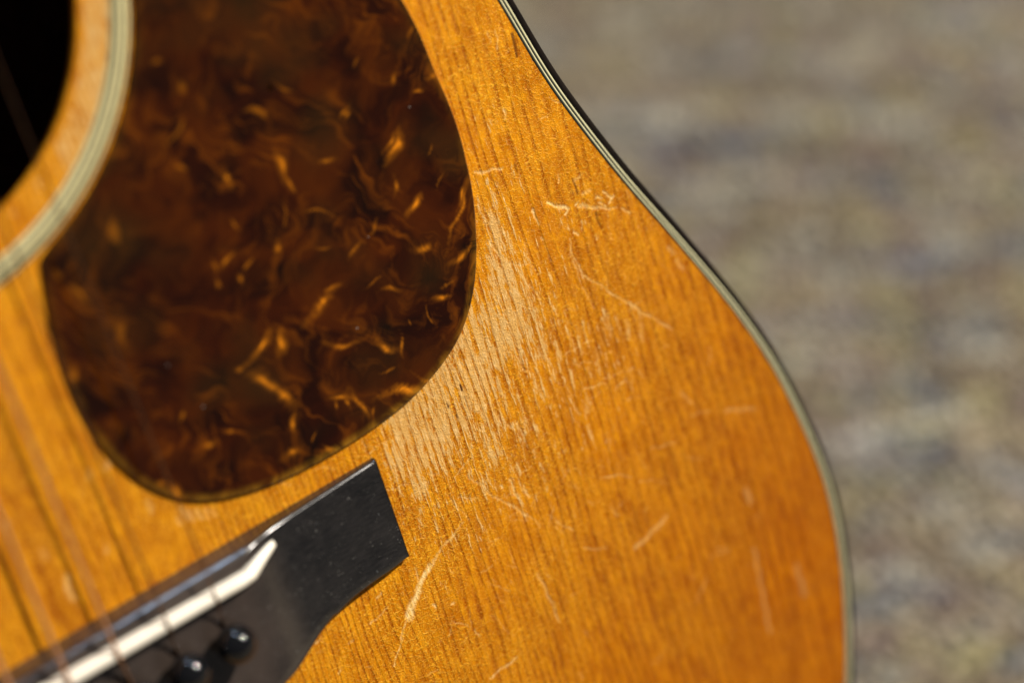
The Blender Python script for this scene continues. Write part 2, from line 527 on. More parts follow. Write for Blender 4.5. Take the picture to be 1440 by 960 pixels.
# scars and scratches in the lacquer: (points mm, width, width, strength)
STROKES = [([(92.9, -17.3), (90.1, -18.4), (85.7, -20.4), (81.4, -23.0)], 0.48, 1.27, 0.7),
 ([(81.4, -23.0), (77.7, -25.9), (74.0, -29.7), (72.1, -32.2)], 1.43, 2.38, 1),
 ([(72.4, -31.2), (69.3, -34.9), (66.8, -38.5), (64.3, -41.6)], 0.79, 0.32, 0.55),
 ([(139.2, 45.7), (142.0, 44.1), (144.6, 42.3)], 0.79, 0.95, 0.95),
 ([(147.6, 41.9), (150.8, 40.5), (154.1, 38.8)], 1.27, 0.95, 0.8),
 ([(154.1, 38.8), (157.6, 37.6)], 0.63, 0.48, 0.6),
 ([(158.8, 36.8), (160.6, 34.9)], 0.63, 0.63, 0.6),
 ([(154.9, 42.5), (156.8, 40.3)], 0.63, 0.63, 0.85),
 ([(155.7, 39.7), (157.3, 40.7)], 0.63, 0.63, 0.9),
 ([(152.4, 42.2), (154.0, 41.1)], 0.63, 0.48, 0.7),
 ([(153.0, 40.7), (154.8, 39.1)], 0.48, 0.48, 0.7),
 ([(143.3, 41.2), (144.2, 41.8)], 0.48, 0.48, 1),
 ([(146.8, 42.6), (147.4, 43.1)], 0.48, 0.48, 1),
 ([(135.2, 45.5), (135.4, 42.1)], 0.95, 0.48, 0.7),
 ([(144.2, 51.2), (143.8, 49.4)], 0.32, 0.48, 0.6),
 ([(148.3, 48.4), (150.5, 48.6)], 1.27, 0.79, 0.5),
 ([(149.4, 44.1), (151.7, 44.5)], 1.11, 0.95, 0.5),
 ([(146.8, 38.2), (146.6, 35.8)], 0.48, 0.32, 0.5),
 ([(144.3, 36.7), (145.2, 35.5)], 0.48, 0.63, 0.8),
 ([(149.5, 33.6), (149.5, 32.3)], 0.48, 0.48, 0.6),
 ([(135.2, 38.9), (135.6, 38.2)], 0.63, 0.63, 0.8),
 ([(162.4, 40.9), (162.5, 40.4)], 0.63, 0.63, 0.8),
 ([(163.1, 40.1), (163.1, 39.7)], 0.48, 0.48, 0.6),
 ([(141.7, 34.1), (142.5, 28.8), (143.2, 24.8)], 0.48, 0.48, 0.5),
 ([(143.5, 25.4), (149.3, 18.5), (156.5, 10.1), (163.1, 2.8)], 0.48, 0.63, 0.5),
 ([(123.8, 59.5), (127.1, 58.7), (130.6, 58.1)], 0.79, 0.63, 0.6),
 ([(97.8, -6.9), (101.9, -14.0), (108.7, -22.6)], 0.63, 0.63, 0.35),
 ([(108.6, -21.8), (111.8, -27.7)], 0.48, 0.48, 0.3),
 ([(107.3, -38.9), (108.4, -46.9), (108.8, -52.6)], 0.79, 0.79, 0.35),
 ([(135.1, -45.5), (140.6, -44.1), (146.0, -42.3)], 1.43, 1.43, 0.5),
 ([(168.9, -62.7), (167.9, -75.0), (166.6, -87.0)], 1.27, 1.43, 0.35),
 ([(180.3, -73.9), (180.6, -82.8)], 2.22, 2.22, 0.3),
 ([(171.9, -23.8), (180.4, -27.3)], 1.43, 1.27, 0.35),
 ([(171.1, -46.8), (171.7, -50.3)], 2.22, 1.9, 0.35),
 ([(86.8, -56.8), (94.6, -55.7)], 0.63, 0.79, 0.5),
 ([(135.3, 71.1), (135.3, 68.7)], 0.63, 0.63, 0.7),
 ([(147.1, 79.7), (146.6, 78.8)], 0.63, 0.63, 1),
 ([(137.1, 88.6), (137.2, 86.0)], 0.63, 0.48, 0.4),
 ([(139.3, 88.2), (138.5, 84.2)], 0.48, 0.48, 0.35),
 ([(79.1, -32.2), (79.2, -32.9)], 0.79, 0.79, 0.8),
 ([(105.0, -13.4), (105.2, -13.9)], 0.79, 0.79, 0.9),
 ([(83.1, -34.5), (84.0, -34.2)], 0.63, 0.79, 0.6),
 ([(107.7, -12.8), (108.3, -18.2)], 0.79, 0.79, 0.55),
 ([(3.0, 14.4), (2.4, 9.4)], 1.43, 1.43, 0.9),
 ([(20.0, 33.3), (19.3, 32.3)], 1.59, 1.43, 0.6),
 ([(15.5, 33.2), (15.4, 32.1)], 1.59, 1.59, 0.4),
 ([(24.9, 21.8), (24.7, 19.4)], 1.43, 1.43, 0.55),
 ([(31.1, 17.0), (31.4, 14.6)], 1.43, 1.11, 0.6),
 ([(32.4, 15.9), (32.6, 13.3)], 1.43, 0.79, 0.65),
 ([(34.3, 14.9), (34.5, 12.7)], 1.43, 0.95, 0.6),
 ([(36.1, 14.1), (35.8, 12.4)], 1.27, 0.79, 0.5),
 ([(37.4, 13.8), (37.4, 12.0)], 1.11, 0.63, 0.4),
 ([(-3.5, 30.8), (-4.6, 29.7)], 1.9, 1.9, 0.4),
 ([(0.3, 22.1), (0.6, 20.3)], 1.43, 1.43, 0.35),
 ([(13.0, 16.9), (13.1, 15.5)], 1.27, 1.27, 0.35),
 ([(29.6, 15.2), (29.5, 13.8)], 0.95, 0.95, 0.4),
 ([(66.3, -23.7), (67.9, -23.1)], 0.63, 0.63, 0.5),
 ([(62.5, -28.9), (65.7, -28.0), (67.9, -27.4)], 0.48, 0.48, 0.4),
 ([(48.6, -26.6), (50.1, -25.7)], 0.48, 0.48, 0.5),
 ([(51.8, -36.0), (52.5, -35.0)], 0.48, 0.48, 0.6),
 ([(56.4, -30.8), (57.5, -30.5)], 0.48, 0.48, 0.5),
 ([(77.5, -21.6), (77.4, -24.7)], 0.63, 0.48, 0.4),
 ([(128.5, 29.4), (130.5, 23.0)], 0.63, 0.48, 0.35),
 ([(122.0, 43.0), (122.7, 39.1)], 0.95, 0.79, 0.5),
 ([(114.4, -0.9), (114.8, -5.8)], 0.79, 0.79, 0.45),
 ([(110.9, -15.6), (111.4, -19.7)], 0.63, 0.48, 0.6),
 ([(104.3, 21.4), (105.7, 17.1)], 0.63, 0.63, 0.4),
 ([(151.1, 10.5), (150.4, 6.0)], 1.43, 1.43, 0.35),
 ([(154.7, 8.0), (154.1, 3.8)], 1.43, 1.43, 0.3),
 ([(146.8, 14.2), (145.7, 9.0)], 1.11, 1.11, 0.35),
 ([(134.3, -3.3), (133.7, -6.9)], 1.11, 1.11, 0.35),
 ([(170.1, 18.9), (170.9, 16.0)], 1.27, 1.27, 0.45),
 ([(168.5, 22.4), (169.4, 20.9)], 1.59, 1.43, 0.35),
 ([(167.7, 36.8), (168.7, 35.0)], 0.95, 0.95, 0.4)]

DARKS = [([(143.3, 86.3), (143.1, 83.5), (142.8, 81.0)], 0.79, 0.63, 0.8),
 ([(151.4, 38.6), (151.3, 36.4), (151.7, 34.4)], 0.63, 0.48, 0.7),
 ([(147.8, 48.7), (148.0, 46.8), (148.0, 45.0)], 0.48, 0.63, 0.7),
 ([(103.2, 14.4), (103.2, 12.9)], 0.32, 0.48, 1),
 ([(98.4, 11.7), (98.6, 10.7)], 0.32, 0.48, 1),
 ([(99.7, 8.1), (100.0, 6.7)], 0.32, 0.16, 0.8),
 ([(102.8, 16.6), (103.3, 10.8), (103.5, 5.1)], 0.16, 0.16, 0.6),
 ([(134.0, 57.5), (134.0, 55.8)], 0.79, 0.63, 0.5),
 ([(116.6, 16.0), (116.0, 10.7)], 0.32, 0.32, 0.4),
 ([(96.3, -12.3), (97.6, -11.0)], 0.48, 0.48, 0.3)]

# bare places: (x, y, rx, ry, strength)
WEAR = [(124.2, 49.2, 3.6, 7.3, 0.38), (124.1, 40.3, 3.8, 9.2, 0.55), (122.0, 28.4, 4.6, 9.2, 0.68), (114.7, 22.4, 5.6, 8.3, 0.8), (106.3, 18.7, 7.4, 7.5, 1), (98.6, 13.9, 7.8, 6.7, 1.05), (88.0, 10.4, 6.3, 6.0, 1.05), (90.3, 1.9, 6.7, 5.0, 0.65), (85.3, -5.0, 3.0, 3.7, 0.5), (82.2, 3.9, 3.7, 4.2, 0.35), (127.5, 20.5, 6.5, 10.0, 0.3), (126.1, 4.2, 6.5, 10.0, 0.28), (109.1, 0.6, 6.5, 8.3, 0.42), (143.6, 8.0, 9.3, 8.3, 0.22), (102.7, -5.8, 5.6, 6.7, 0.3), (132.0, 65.7, 4.6, 10.0, 0.2), (164.9, 35.1, 4.6, 4.2, 0.2), (144.2, 41.4, 5.6, 5.0, 0.12), (132, 22, 26, 34, 0.17), (103, -6, 26, 24, 0.2), (84, -10, 12, 14, 0.15)]

# amber flecks in the pickguard: (x0, y0, x1, y1, width, strength)
FLECKS = [(66.2, 80.0, 65.9, 78.5, 0.64, 0.8), (77.8, 79.8, 78.6, 75.7, 0.64, 0.8), (79.2, 75.2, 80.4, 72.2, 0.43, 0.5), (95.4, 83.3, 98.5, 84.5, 0.57, 0.5), (96.0, 82.0, 98.1, 83.1, 0.5, 0.5), (104.3, 70.7, 106.7, 73.4, 0.57, 1), (103.6, 72.6, 105.4, 74.0, 0.43, 0.8), (105.0, 57.3, 106.5, 58.5, 0.64, 0.95), (109.8, 87.0, 111.4, 88.2, 0.57, 0.6), (113.9, 81.9, 116.6, 82.2, 0.36, 0.5), (87.3, 76.0, 90.5, 74.8, 0.64, 0.6), (74.8, 92.0, 79.1, 89.6, 0.57, 0.4), (70.5, 61.9, 71.8, 63.3, 0.64, 0.7), (59.2, 63.9, 60.9, 65.2, 0.57, 0.55), (58.5, 41.9, 62.2, 43.7, 0.71, 1), (64.0, 41.1, 65.9, 43.2, 0.64, 0.9), (74.9, 45.5, 78.8, 47.0, 1.0, 0.9), (76.8, 36.6, 81.1, 35.2, 0.5, 0.75), (87.7, 32.1, 89.8, 30.1, 0.5, 0.8), (91.9, 31.7, 92.2, 27.3, 0.36, 0.55), (102.7, 49.4, 105.6, 48.8, 0.86, 0.6), (112.4, 48.1, 120.2, 56.6, 0.43, 0.7), (117.1, 54.5, 119.9, 57.3, 0.5, 0.8), (110.8, 42.7, 113.9, 44.2, 0.5, 0.7), (103.3, 35.8, 105.7, 36.2, 0.43, 0.8), (79.0, 48.6, 82.4, 47.8, 0.57, 0.5), (91.5, 42.9, 94.6, 41.9, 0.36, 0.5), (87.2, 52.8, 90.6, 54.9, 0.57, 0.4), (102.1, 64.1, 103.1, 65.8, 0.5, 0.6), (86.2, 20.1, 92.5, 18.6, 0.64, 0.9), (93.4, 20.8, 95.6, 18.2, 0.43, 0.7), (72.3, 25.5, 75.7, 23.4, 0.5, 0.8), (77.4, 23.2, 78.1, 19.4, 0.64, 0.7), (71.9, 23.8, 71.6, 22.2, 0.43, 0.6), (74.9, 22.8, 74.6, 21.1, 0.43, 0.6), (57.3, 36.8, 60.1, 33.3, 1.07, 0.7), (60.0, 33.9, 61.7, 28.4, 1.0, 0.75), (62.1, 24.6, 61.2, 21.5, 0.43, 0.7), (57.1, 17.5, 59.1, 18.4, 0.57, 0.8), (46.0, 28.4, 47.2, 27.8, 0.5, 0.5), (53.9, 41.3, 55.5, 40.7, 0.64, 0.45), (66.4, 14.5, 67.1, 13.2, 0.5, 0.7), (30.6, 21.9, 32.3, 20.2, 0.57, 0.9), (27.9, 24.7, 29.1, 22.7, 0.57, 0.5), (20.1, 55.8, 20.4, 53.7, 0.71, 0.6), (27.1, 71.0, 27.7, 67.1, 1.0, 0.45), (24.6, 76.6, 25.8, 74.5, 0.86, 0.35), (38.6, 80.6, 39.3, 76.8, 1.29, 0.35), (37.3, 35.5, 39.5, 36.6, 0.64, 0.5), (40.8, 28.9, 42.3, 28.2, 0.64, 0.6), (58.7, 108.3, 60.8, 107.6, 0.86, 0.35), (56.0, 92.0, 61.4, 94.9, 0.86, 0.35), (75.1, 70.9, 75.2, 66.1, 0.43, 0.3), (64.4, 72.1, 64.8, 69.9, 0.5, 0.4), (63.4, 59.6, 64.8, 61.2, 0.43, 0.45), (57.4, 64.8, 57.2, 63.2, 0.5, 0.45), (55.8, 61.3, 55.2, 59.9, 0.57, 0.5), (61.9, 59.1, 61.1, 57.1, 0.5, 0.5), (78.4, 67.6, 86.1, 63.8, 0.36, 0.35), (119.2, 84.1, 123.1, 86.1, 0.43, 0.55), (117.0, 95.1, 119.8, 96.9, 0.57, 0.4), (102.3, 93.1, 104.7, 94.3, 0.57, 0.35), (62.6, 103.7, 63.1, 100.7, 0.71, 0.3), (111.9, 67.3, 114.5, 69.3, 0.36, 0.35), (112.5, 60.2, 116.2, 63.5, 0.29, 0.35), (91.5, 55.7, 96.6, 59.6, 0.29, 0.3), (79.6, 58.3, 84.7, 58.0, 0.36, 0.3), (56.0, 85.7, 58.4, 84.8, 0.71, 0.3), (32.2, 60.2, 32.9, 55.6, 1.0, 0.3), (83.7, 95.7, 87.6, 92.7, 0.71, 0.25), (87.7, 46.1, 92.1, 46.5, 0.36, 0.35), (121.5, 65.2, 121.0, 61.9, 0.36, 0.6), (113.9, 43.5, 117.2, 45.9, 0.29, 0.5), (105.1, 37.7, 111.8, 39.5, 0.21, 0.4), (100.8, 35.2, 101.9, 30.1, 0.21, 0.4), (95.7, 35.0, 95.8, 31.6, 0.21, 0.4), (83.7, 26.4, 88.8, 25.1, 0.36, 0.4), (78.8, 17.5, 80.9, 19.9, 0.43, 0.4), (63.5, 18.2, 66.6, 20.5, 0.36, 0.35)]

# ---------------------------------------------------------------- setting
def build_carpet():
    s = []
    V = [(-2500, -2500, 0), (2500, -2500, 0), (2500, 3500, 0), (-2500, 3500, 0)]
    me = bpy.data.meshes.new("carpet_floor")
    me.from_pydata([(a * MM, b * MM, c) for a, b, c in V], [], [(0, 1, 2, 3)])
    me.materials.append(CARPET)
    o = bpy.data.objects.new("carpet_floor", me); COL.objects.link(o)
    prop(o, "flecked grey, tan and blue carpet floor", None, None, 'structure')
    # loops of the pile, uneven little tufts, where the carpet can be seen
    xs = np.arange(-260, 760, 6); ys = np.arange(-230, 1150, 6)
    X, Y = np.meshgrid(xs, ys); X = X.ravel(); Y = Y.ravel(); n = len(X)
    X = X + rng.uniform(-1.8, 1.8, n); Y = Y + rng.uniform(-1.8, 1.8, n)
    h = rng.uniform(3.0, 6.0, n); r = rng.uniform(2.1, 3.1, n); a0 = rng.uniform(0, 6.28, n)
    lx = rng.uniform(-1.6, 1.6, n); ly = rng.uniform(-1.6, 1.6, n)
    k = 5
    verts = []
    for fr, fz in ((.8, 0), (1.0, .55)):
        for i in range(k):
            t = a0 + i * 2 * np.pi / k
            verts.append(np.c_[X + fr * r * np.cos(t) + lx * fz, Y + fr * r * np.sin(t) + ly * fz, h * fz])
    verts.append(np.c_[X + lx, Y + ly, h])
    Vt = np.stack(verts, 1).reshape(-1, 3)
    F = []
    for i in range(k):
        j = (i + 1) % k
        F += [(i, j, k + j), (i, k + j, k + i), (k + i, k + j, 2 * k)]
    F = np.array(F); off = (np.arange(n) * (2 * k + 1))[:, None, None]
    Fa = (F[None] + off).reshape(-1, 3)
    p = mesh_obj("carpet_pile", Vt, Fa, CARPET, parent=None, smooth=True)
    prop(p, "looped wool pile of the flecked carpet", None, None, 'stuff')

# ---------------------------------------------------------------- body
OUT = [(146.6, 93.43), (151.85, 74.38), (156.14, 63.66), (160.56, 53.39), (165.42, 42.57), (171.69, 30.59), (177.38, 18.77), (183.43, 6.54), (188.13, -4.78), (192.81, -17.54), (195.42, -28.8), (197.75, -40.55), (199.41, -50.69), (199.72, -62.92), (198.88, -75.65), (196.67, -87.86), (193.74, -99.84), (189.0, -115.54)]
def body_outline():
    low = [(181.5, -132), (168, -154), (148, -175), (120, -192), (86, -201.5), (45, -205.5), (0, -206)]
    up = [(28, 291), (52, 290.5), (86, 286), (113, 275), (132, 258), (142, 238), (145.5, 214), (143.5, 188), (140, 163), (138.5, 142), (140, 122), (142.8, 106)]
    half = up + OUT + low                      # neck end down the treble side to the tail
    left = [(-x, y) for x, y in half[-2::-1]]  # up the bass side
    P = np.array(half + left, float)[::-1]     # counter-clockwise
    P = catmull(P, 12, True)
    P = resample(P, 1100)
    P = smooth_closed(P, 50)
    return resample(P, 1100)

OL = body_outline()
HC = (-4.46, 141.38); HR = 55.3

def half_width(P):
    R = P[P[:, 0] > 0]
    R = R[np.argsort(R[:, 1])]
    return lambda y: np.interp(y, R[:, 1], R[:, 0])

def build_soundboard():
    xs = np.r_[np.arange(-201, -30, 1.5), np.arange(-30, 55, .5), np.arange(55, 178, .27), np.arange(178, 202.5, .42)]
    ys = np.r_[np.arange(-208, -125, 1.5), np.arange(-125, -60, .42), np.arange(-60, 78, .27), np.arange(78, 128, .42), np.arange(128, 293, 1.5)]
    X, Y = np.meshgrid(xs, ys)
    nx, ny = len(xs), len(ys)
    cx = (X[:-1, :-1] + X[1:, 1:]) / 2; cy = (Y[:-1, :-1] + Y[1:, 1:]) / 2
    hw = half_width(inset(OL, 2.7))
    I = inset(OL, 2.7)
    ok = (np.abs(cx) < hw(cy)) & (cy > I[:, 1].min()) & (cy < I[:, 1].max())
    rc = np.hypot(cx - HC[0], cy - HC[1])
    ok &= rc > HR + .6
    iy, ix = np.nonzero(ok)
    F = np.c_[iy * nx + ix, iy * nx + ix + 1, (iy + 1) * nx + ix + 1, (iy + 1) * nx + ix]
    used, inv = np.unique(F.ravel(), return_inverse=True)
    F = inv.reshape(-1, 4)
    x = X.ravel()[used]; y = Y.ravel()[used]
    wear_sheen = np.zeros(len(x))
    for a, b, rx, ry, s in WEAR:
        wear_sheen += s * np.exp(-(((x - a) / rx) ** 2 + ((y - b) / ry) ** 2) * .75)
    r = np.hypot(x - HC[0], y - HC[1])
    wear_sheen = np.clip(wear_sheen, 0, 1.1)
    wear_sheen = np.maximum(wear_sheen, 1.05 * (r < 62.5) * np.clip((y - 86) / 16, 0, 1))  # pale sheen on the wood inside the upper rosette, painted as bare wood
    # no scratch is straight or even: warp, thin out and weaken the soft ones
    xw = x + .22 * np.sin(y * 1.1 + x * .3) + .10 * np.sin(y * 3.1 - x * 2.3) + .06 * np.sin(x * 7.3 + y * 5.9)
    yw = y + .22 * np.sin(x * 1.2 - y * .4) + .10 * np.sin(x * 2.9 + y * 2.1) + .06 * np.sin(y * 6.7 - x * 5.3)
    ST = []
    for p_, a_, b_, s_ in STROKES:
        if max(a_, b_) > 1.05 and s_ < .95:
            s_ *= .62
        ST.append((p_, a_ * .85, b_ * .85, s_))
    # a web of fine hairline scuffs around the picking area
    for _ in range(150):
        q = np.array([rng.normal(112, 32), rng.normal(-8, 34)])
        th = rng.choice([rng.normal(2.1, .35), rng.normal(.5, .5), rng.normal(2.9, .4)])
        L = min(rng.exponential(3.5) + 1.5, 9); cv = rng.normal(0, .04)
        pts = []
        for k in range(5):
            pts.append(tuple(q)); q = q + L / 4 * np.array([math.cos(th), math.sin(th)]); th += cv * L / 4
        w_ = rng.uniform(.2, .42)
        ST.append((pts, w_, w_ * .6, rng.uniform(.15, .5)))
    scar = stroke_mask(xw, yw, ST, 1.0)
    dark = stroke_mask(x, y, DARKS)
    # scars and bare wood lie a little lower: real relief
    z = -.18 * scar - .10 * dark - .03 * np.clip(wear_sheen, 0, 1)
    # old tops swell a little round the bridge
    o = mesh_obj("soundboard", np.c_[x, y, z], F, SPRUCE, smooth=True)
    for nm, d in (("wear_sheen", wear_sheen), ("scar", scar), ("dark", dark)):
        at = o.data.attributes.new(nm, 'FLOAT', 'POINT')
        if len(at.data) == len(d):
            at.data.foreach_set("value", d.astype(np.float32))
    o["label"] = "amber lacquered spruce top, crazed, scratched and worn bare beside the pickguard"
    # the cut edge of the soundhole
    V, Fh = loft([z3(circ(HR + r_, 260), z_) for r_, z_ in ((1.6, .03), (.45, .03), (.12, -.12), (0, -.5), (0, -2.8), (.1, -3.0), (4, -3.0))])
    mesh_obj("soundhole_edge", V, Fh, SPRUCE, smooth=True)

def circ(r, n=260):
    t = np.linspace(0, 2 * np.pi, n, endpoint=False)
    return np.c_[HC[0] + r * np.cos(t), HC[1] + r * np.sin(t)]

def strip(P, a, b, z, name, mat, parent=ROOT, n0=None):
    """flat inlay between insets a and b of outline P (b further in)"""
    rs = [z3(inset(P, a), z - .4), z3(inset(P, a), z), z3(inset(P, b), z), z3(inset(P, b), z - .4)]
    V, F = loft(rs)
    return mesh_obj(name, V, F, mat, parent=parent, smooth=False)

def build_body():
    # outermost: rounded dark binding
    prof = [(0.0, -6.0), (0.0, -1.0), (.10, -.5), (.30, -.2), (.62, -.02), (1.0, .07), (1.95, .09), (1.95, -1.2)]
    V, F = loft([z3(inset(OL, d) if d > 0 else OL, z) for d, z in prof])
    mesh_obj("binding", V, F, BINDING, smooth=True)
    strip(OL, 2.05, 2.55, .085, "ivory_purfling", CREAMP)
    strip(OL, 2.55, 2.98, .075, "black_purfling", DARKLINE)
    strip(OL, 2.98, 3.38, .085, "ivory_purfling", CREAMP)
    strip(OL, 3.38, 3.85, .075, "black_purfling", DARKLINE)
    def deep(P):
        return -100 - 22 * np.clip((180 - P[:, 1]) / 380, 0, 1)
    S = inset(OL, .12)
    top = z3(S, -6.0)
    low = np.c_[S, deep(S)]
    mid = [top * (1 - t) + low * t for t in (0, .25, .5, .75, 1)]
    V, F = loft(mid); V2, F2 = loft([m_ - 0 for m_ in [np.c_[inset(OL, 2.4), m_[:, 2]] for m_ in mid]])
    mesh_obj("side", V, F[:, ::-1], MAHOG, smooth=True)
    mesh_obj("lining", V2, F2, INSIDE, smooth=True)
    # back: slightly arched
    rings = []
    for t in (1.0, .97, .9, .75, .5, .25, .02):
        P = OL * t
        dz = deep(OL * t) - 9 * (1 - t * t)
        rings.append(np.c_[P, dz])
    V, F = loft(rings)
    mesh_obj("back", V, F, MAHOG, smooth=True)
    # braces under the top
    for a, b in (((-120, 60), (90, -110)), ((120, 60), (-90, -110))):
        a = np.array(a, float); b = np.array(b, float); d = (b - a) / np.linalg.norm(b - a); nn = np.array([-d[1], d[0]]) * 4
        V = [(*(a + nn), -3.2), (*(a - nn), -3.2), (*(b - nn), -3.2), (*(b + nn), -3.2), (*(a + nn * .5), -14), (*(a - nn * .5), -14), (*(b - nn * .5), -14), (*(b + nn * .5), -14)]
        mesh_obj("brace", V, [(0, 3, 2, 1), (4, 5, 6, 7), (0, 1, 5, 4), (1, 2, 6, 5), (2, 3, 7, 6), (3, 0, 4, 7)], INSIDE)

def build_rosette():
    def ann(r0, r1, z, name, mat, parent):
        V, F = loft([z3(circ(r0), z - .3), z3(circ(r0), z), z3(circ(r1), z), z3(circ(r1), z - .3)])
        return mesh_obj(name, V, F[:, ::-1], mat, parent=parent)
    ro = ann(62.1, 66.7, .05, "rosette", RINGP, ROOT)
    for r0, r1 in ((62.8, 63.25), (64.1, 64.6), (65.4, 65.9), (66.45, 66.7)):
        ann(r0, r1, .09, "dark_ring", DARKLINE, ro)

# ---------------------------------------------------------------- pickguard
PGR = [(118.72, 102.48), (120.38, 95.01), (121.03, 85.1), (122.3, 76.17), (122.47, 68.37), (121.86, 61.65), (121.54, 57.4), (119.65, 48.96), (117.81, 42.93), (114.4, 34.99), (110.48, 29.05), (105.23, 23.86), (99.19, 20.32), (92.74, 17.38), (85.79, 15.45), (77.99, 14.05), (68.8, 13.05), (57.79, 12.55), (45.0, 13.59), (43.28, 14.08), (36.42, 15.93), (30.41, 19.68), (26.27, 23.96), (22.52, 29.88), (19.76, 37.45), (18.25, 47.55), (18.19, 56.82), (19.41, 65.96), (20.8, 73.1), (22.21, 79.06)]
def build_pickguard():
    a = np.radians(np.linspace(-63.5, 16, 26))
    arc = [(HC[0] + 67.3 * math.cos(t), HC[1] + 67.3 * math.sin(t)) for t in a]
    top = [(64.5, 172), (70, 184), (80, 188), (92, 176), (104, 150), (112, 125)]
    free = catmull(np.array(top + PGR, float), 14)
    free = resample(free, 900, False)
    for _ in range(220):
        free[1:-1] = free[1:-1] * .5 + (free[2:] + free[:-2]) * .25
    P = np.vstack([np.array(arc), free])[::-1]
    P = resample(P, 960)
    A = np.sum(P[:, 0] * np.roll(P[:, 1], -1) - np.roll(P[:, 0], -1) * P[:, 1])
    if A < 0:
        P = P[::-1]
    P = smooth_closed(P, 3)
    c = np.array([82.0, 95.0])
    I = inset(P, .55)
    rings = [np.c_[c + (I - c) * t, np.full(len(P), .92)] for t in np.linspace(.01, 1, 210)]
    rings += [z3(inset(P, .32), .88), z3(inset(P, .14), .74), z3(inset(P, .03), .5), z3(P, .2), z3(P, -.02)]
    V, F = loft(rings)
    o = mesh_obj("pickguard", V, F[:, ::-1], TORT, smooth=True)
    x, y = V[:, 0], V[:, 1]
    # soft, bent flecks: each one a tapering stroke seen through a warped grid
    xw = x + .8 * np.sin(x * .35 + y * .5) + .14 * np.sin(x * 1.3 - y * 1.1 + 1) + .03 * np.sin(x * 4.1 + y * 3.7)
    yw = y + .8 * np.sin(y * .38 - x * .42 + 2) + .14 * np.sin(y * 1.2 + x * .9) + .03 * np.sin(y * 3.3 - x * 3.9)
    fl = np.zeros(len(x))
    for a_, b_, c_, d_, w, s in FLECKS:
        a = np.array([a_, b_]); d = np.array([c_, d_]) - a; L = max(np.hypot(*d), .3); u = d / L
        mx, my = a + d / 2
        p_ = ((xw - mx) * u[0] + (yw - my) * u[1]) / (L * .5 + w * .6)
        q_ = (-(xw - mx) * u[1] + (yw - my) * u[0]) / (w * .95)
        fl = np.maximum(fl, (s * .9) * np.maximum(np.exp(-(p_ ** 2 * 1.1 + q_ ** 2)), .34 * np.exp(-((p_ / 2.4) ** 2 + (q_ / 2.2) ** 2))))
    # distance from the rim; the celluloid is thinner and lighter there
    ringi = np.repeat(np.arange(len(rings)), len(P))
    dist = np.array([np.min(np.hypot(P[::3, 0] - q[0], P[::3, 1] - q[1])) for q in np.c_[x, y][::4]])
    dist = np.repeat(dist, 4)[:len(x)]
    rim = np.clip(1 - dist / 2.2, 0, 1) * np.clip((60 - y) / 25, .25, 1) * np.where(y < 22, 1, .6)
    edge = np.clip((ringi - (len(rings) - 5)) / 2, 0, 1) * np.clip((y - 30) / 20, 0, 1) * (x > 90) * .9  # mask for the sunlit bevel line, painted on the treble side only
    for nm, d in (("fleck", fl), ("rim", rim), ("edge", edge)):
        at = o.data.attributes.new(nm, 'FLOAT', 'POINT')
        if len(at.data) == len(d):
            at.data.foreach_set("value", d.astype(np.float32))
    o["label"] = "glossy dark brown tortoiseshell pickguard with amber flecks"

# ---------------------------------------------------------------- bridge
def bfront(x):
    return 2.75 + .067 * x
def bdepth(x):
    return np.interp(abs(x), [0, 15, 28, 37.5, 43, 47, 52, 58, 66, 73, 76.4], [40, 38.6, 35.6, 33.0, 32.0, 30.0, 27.9, 26.0, 25.6, 25.8, 25.2])
def bheight(x):
    return np.interp(abs(x), [0, 36.5, 38.5, 41, 44, 47, 51, 57, 66, 76.4], [9.0, 9.0, 8.8, 8.0, 6.7, 5.9, 5.1, 4.35, 3.25, 2.0])
def bround(x):
    return np.interp(abs(x), [0, 36, 38.5, 42, 76], [2.7, 2.6, 1.7, .8, .95])

def build_bridge():
    xs = np.r_[np.arange(-76.4, 76.4, .8), 76.4]
    dd = bdepth(xs)
    dd = np.convolve(np.pad(dd, 4, 'edge'), np.ones(9) / 9, 'valid')
    hh = bheight(xs); hh = np.convolve(np.pad(hh, 2, 'edge'), np.ones(5) / 5, 'valid')
    rings = []
    for i, x in enumerate(xs):
        f = bfront(x); d = dd[i]; H = hh[i]; R = min(bround(x), H * .6); r2 = min(.5 if abs(x) > 54 else 1.6, H * .3)
        prof = [(f, .0), (f, H * .3), (f, (H - R) * .98)]
        for a in (15, 30, 45, 60, 75, 90):
            t = math.radians(a); prof.append((f - R * (1 - math.cos(t)), H - R + R * math.sin(t)))
        ys = np.linspace(f - R, f - d + r2, 16)[1:-1]
        for y in ys:
            prof.append((y, H))
        for a in (90, 65, 45, 25, 5):
            t = math.radians(a); prof.append((f - d + r2 * (1 - math.cos(t)), H - r2 + r2 * math.sin(t)))
        prof.append((f - d, .0))
        e = 0.0
        rings.append(np.array([(x, y, z) for y, z in prof]))
    # soft end corners: pull the last station in a touch
    for k, s in ((0, 1), (-1, -1)):
        c = rings[k].copy(); c[:, 0] += 0; rings[k] = c
    V, F = loft(rings, closed=False)
    n = len(rings[0])
    F = [tuple(q) for q in F]
    F.append(tuple(range(n))); F.append(tuple(range((len(rings) - 1) * n, len(rings) * n))[::-1])
    o = mesh_obj("bridge", V, [f[::-1] for f in F], EBONY, smooth=True)
    md = o.modifiers.new("edge", 'BEVEL'); md.width = .25 * MM; md.segments = 2; md.limit_method = 'ANGLE'; md.angle_limit = math.radians(50)
    return o

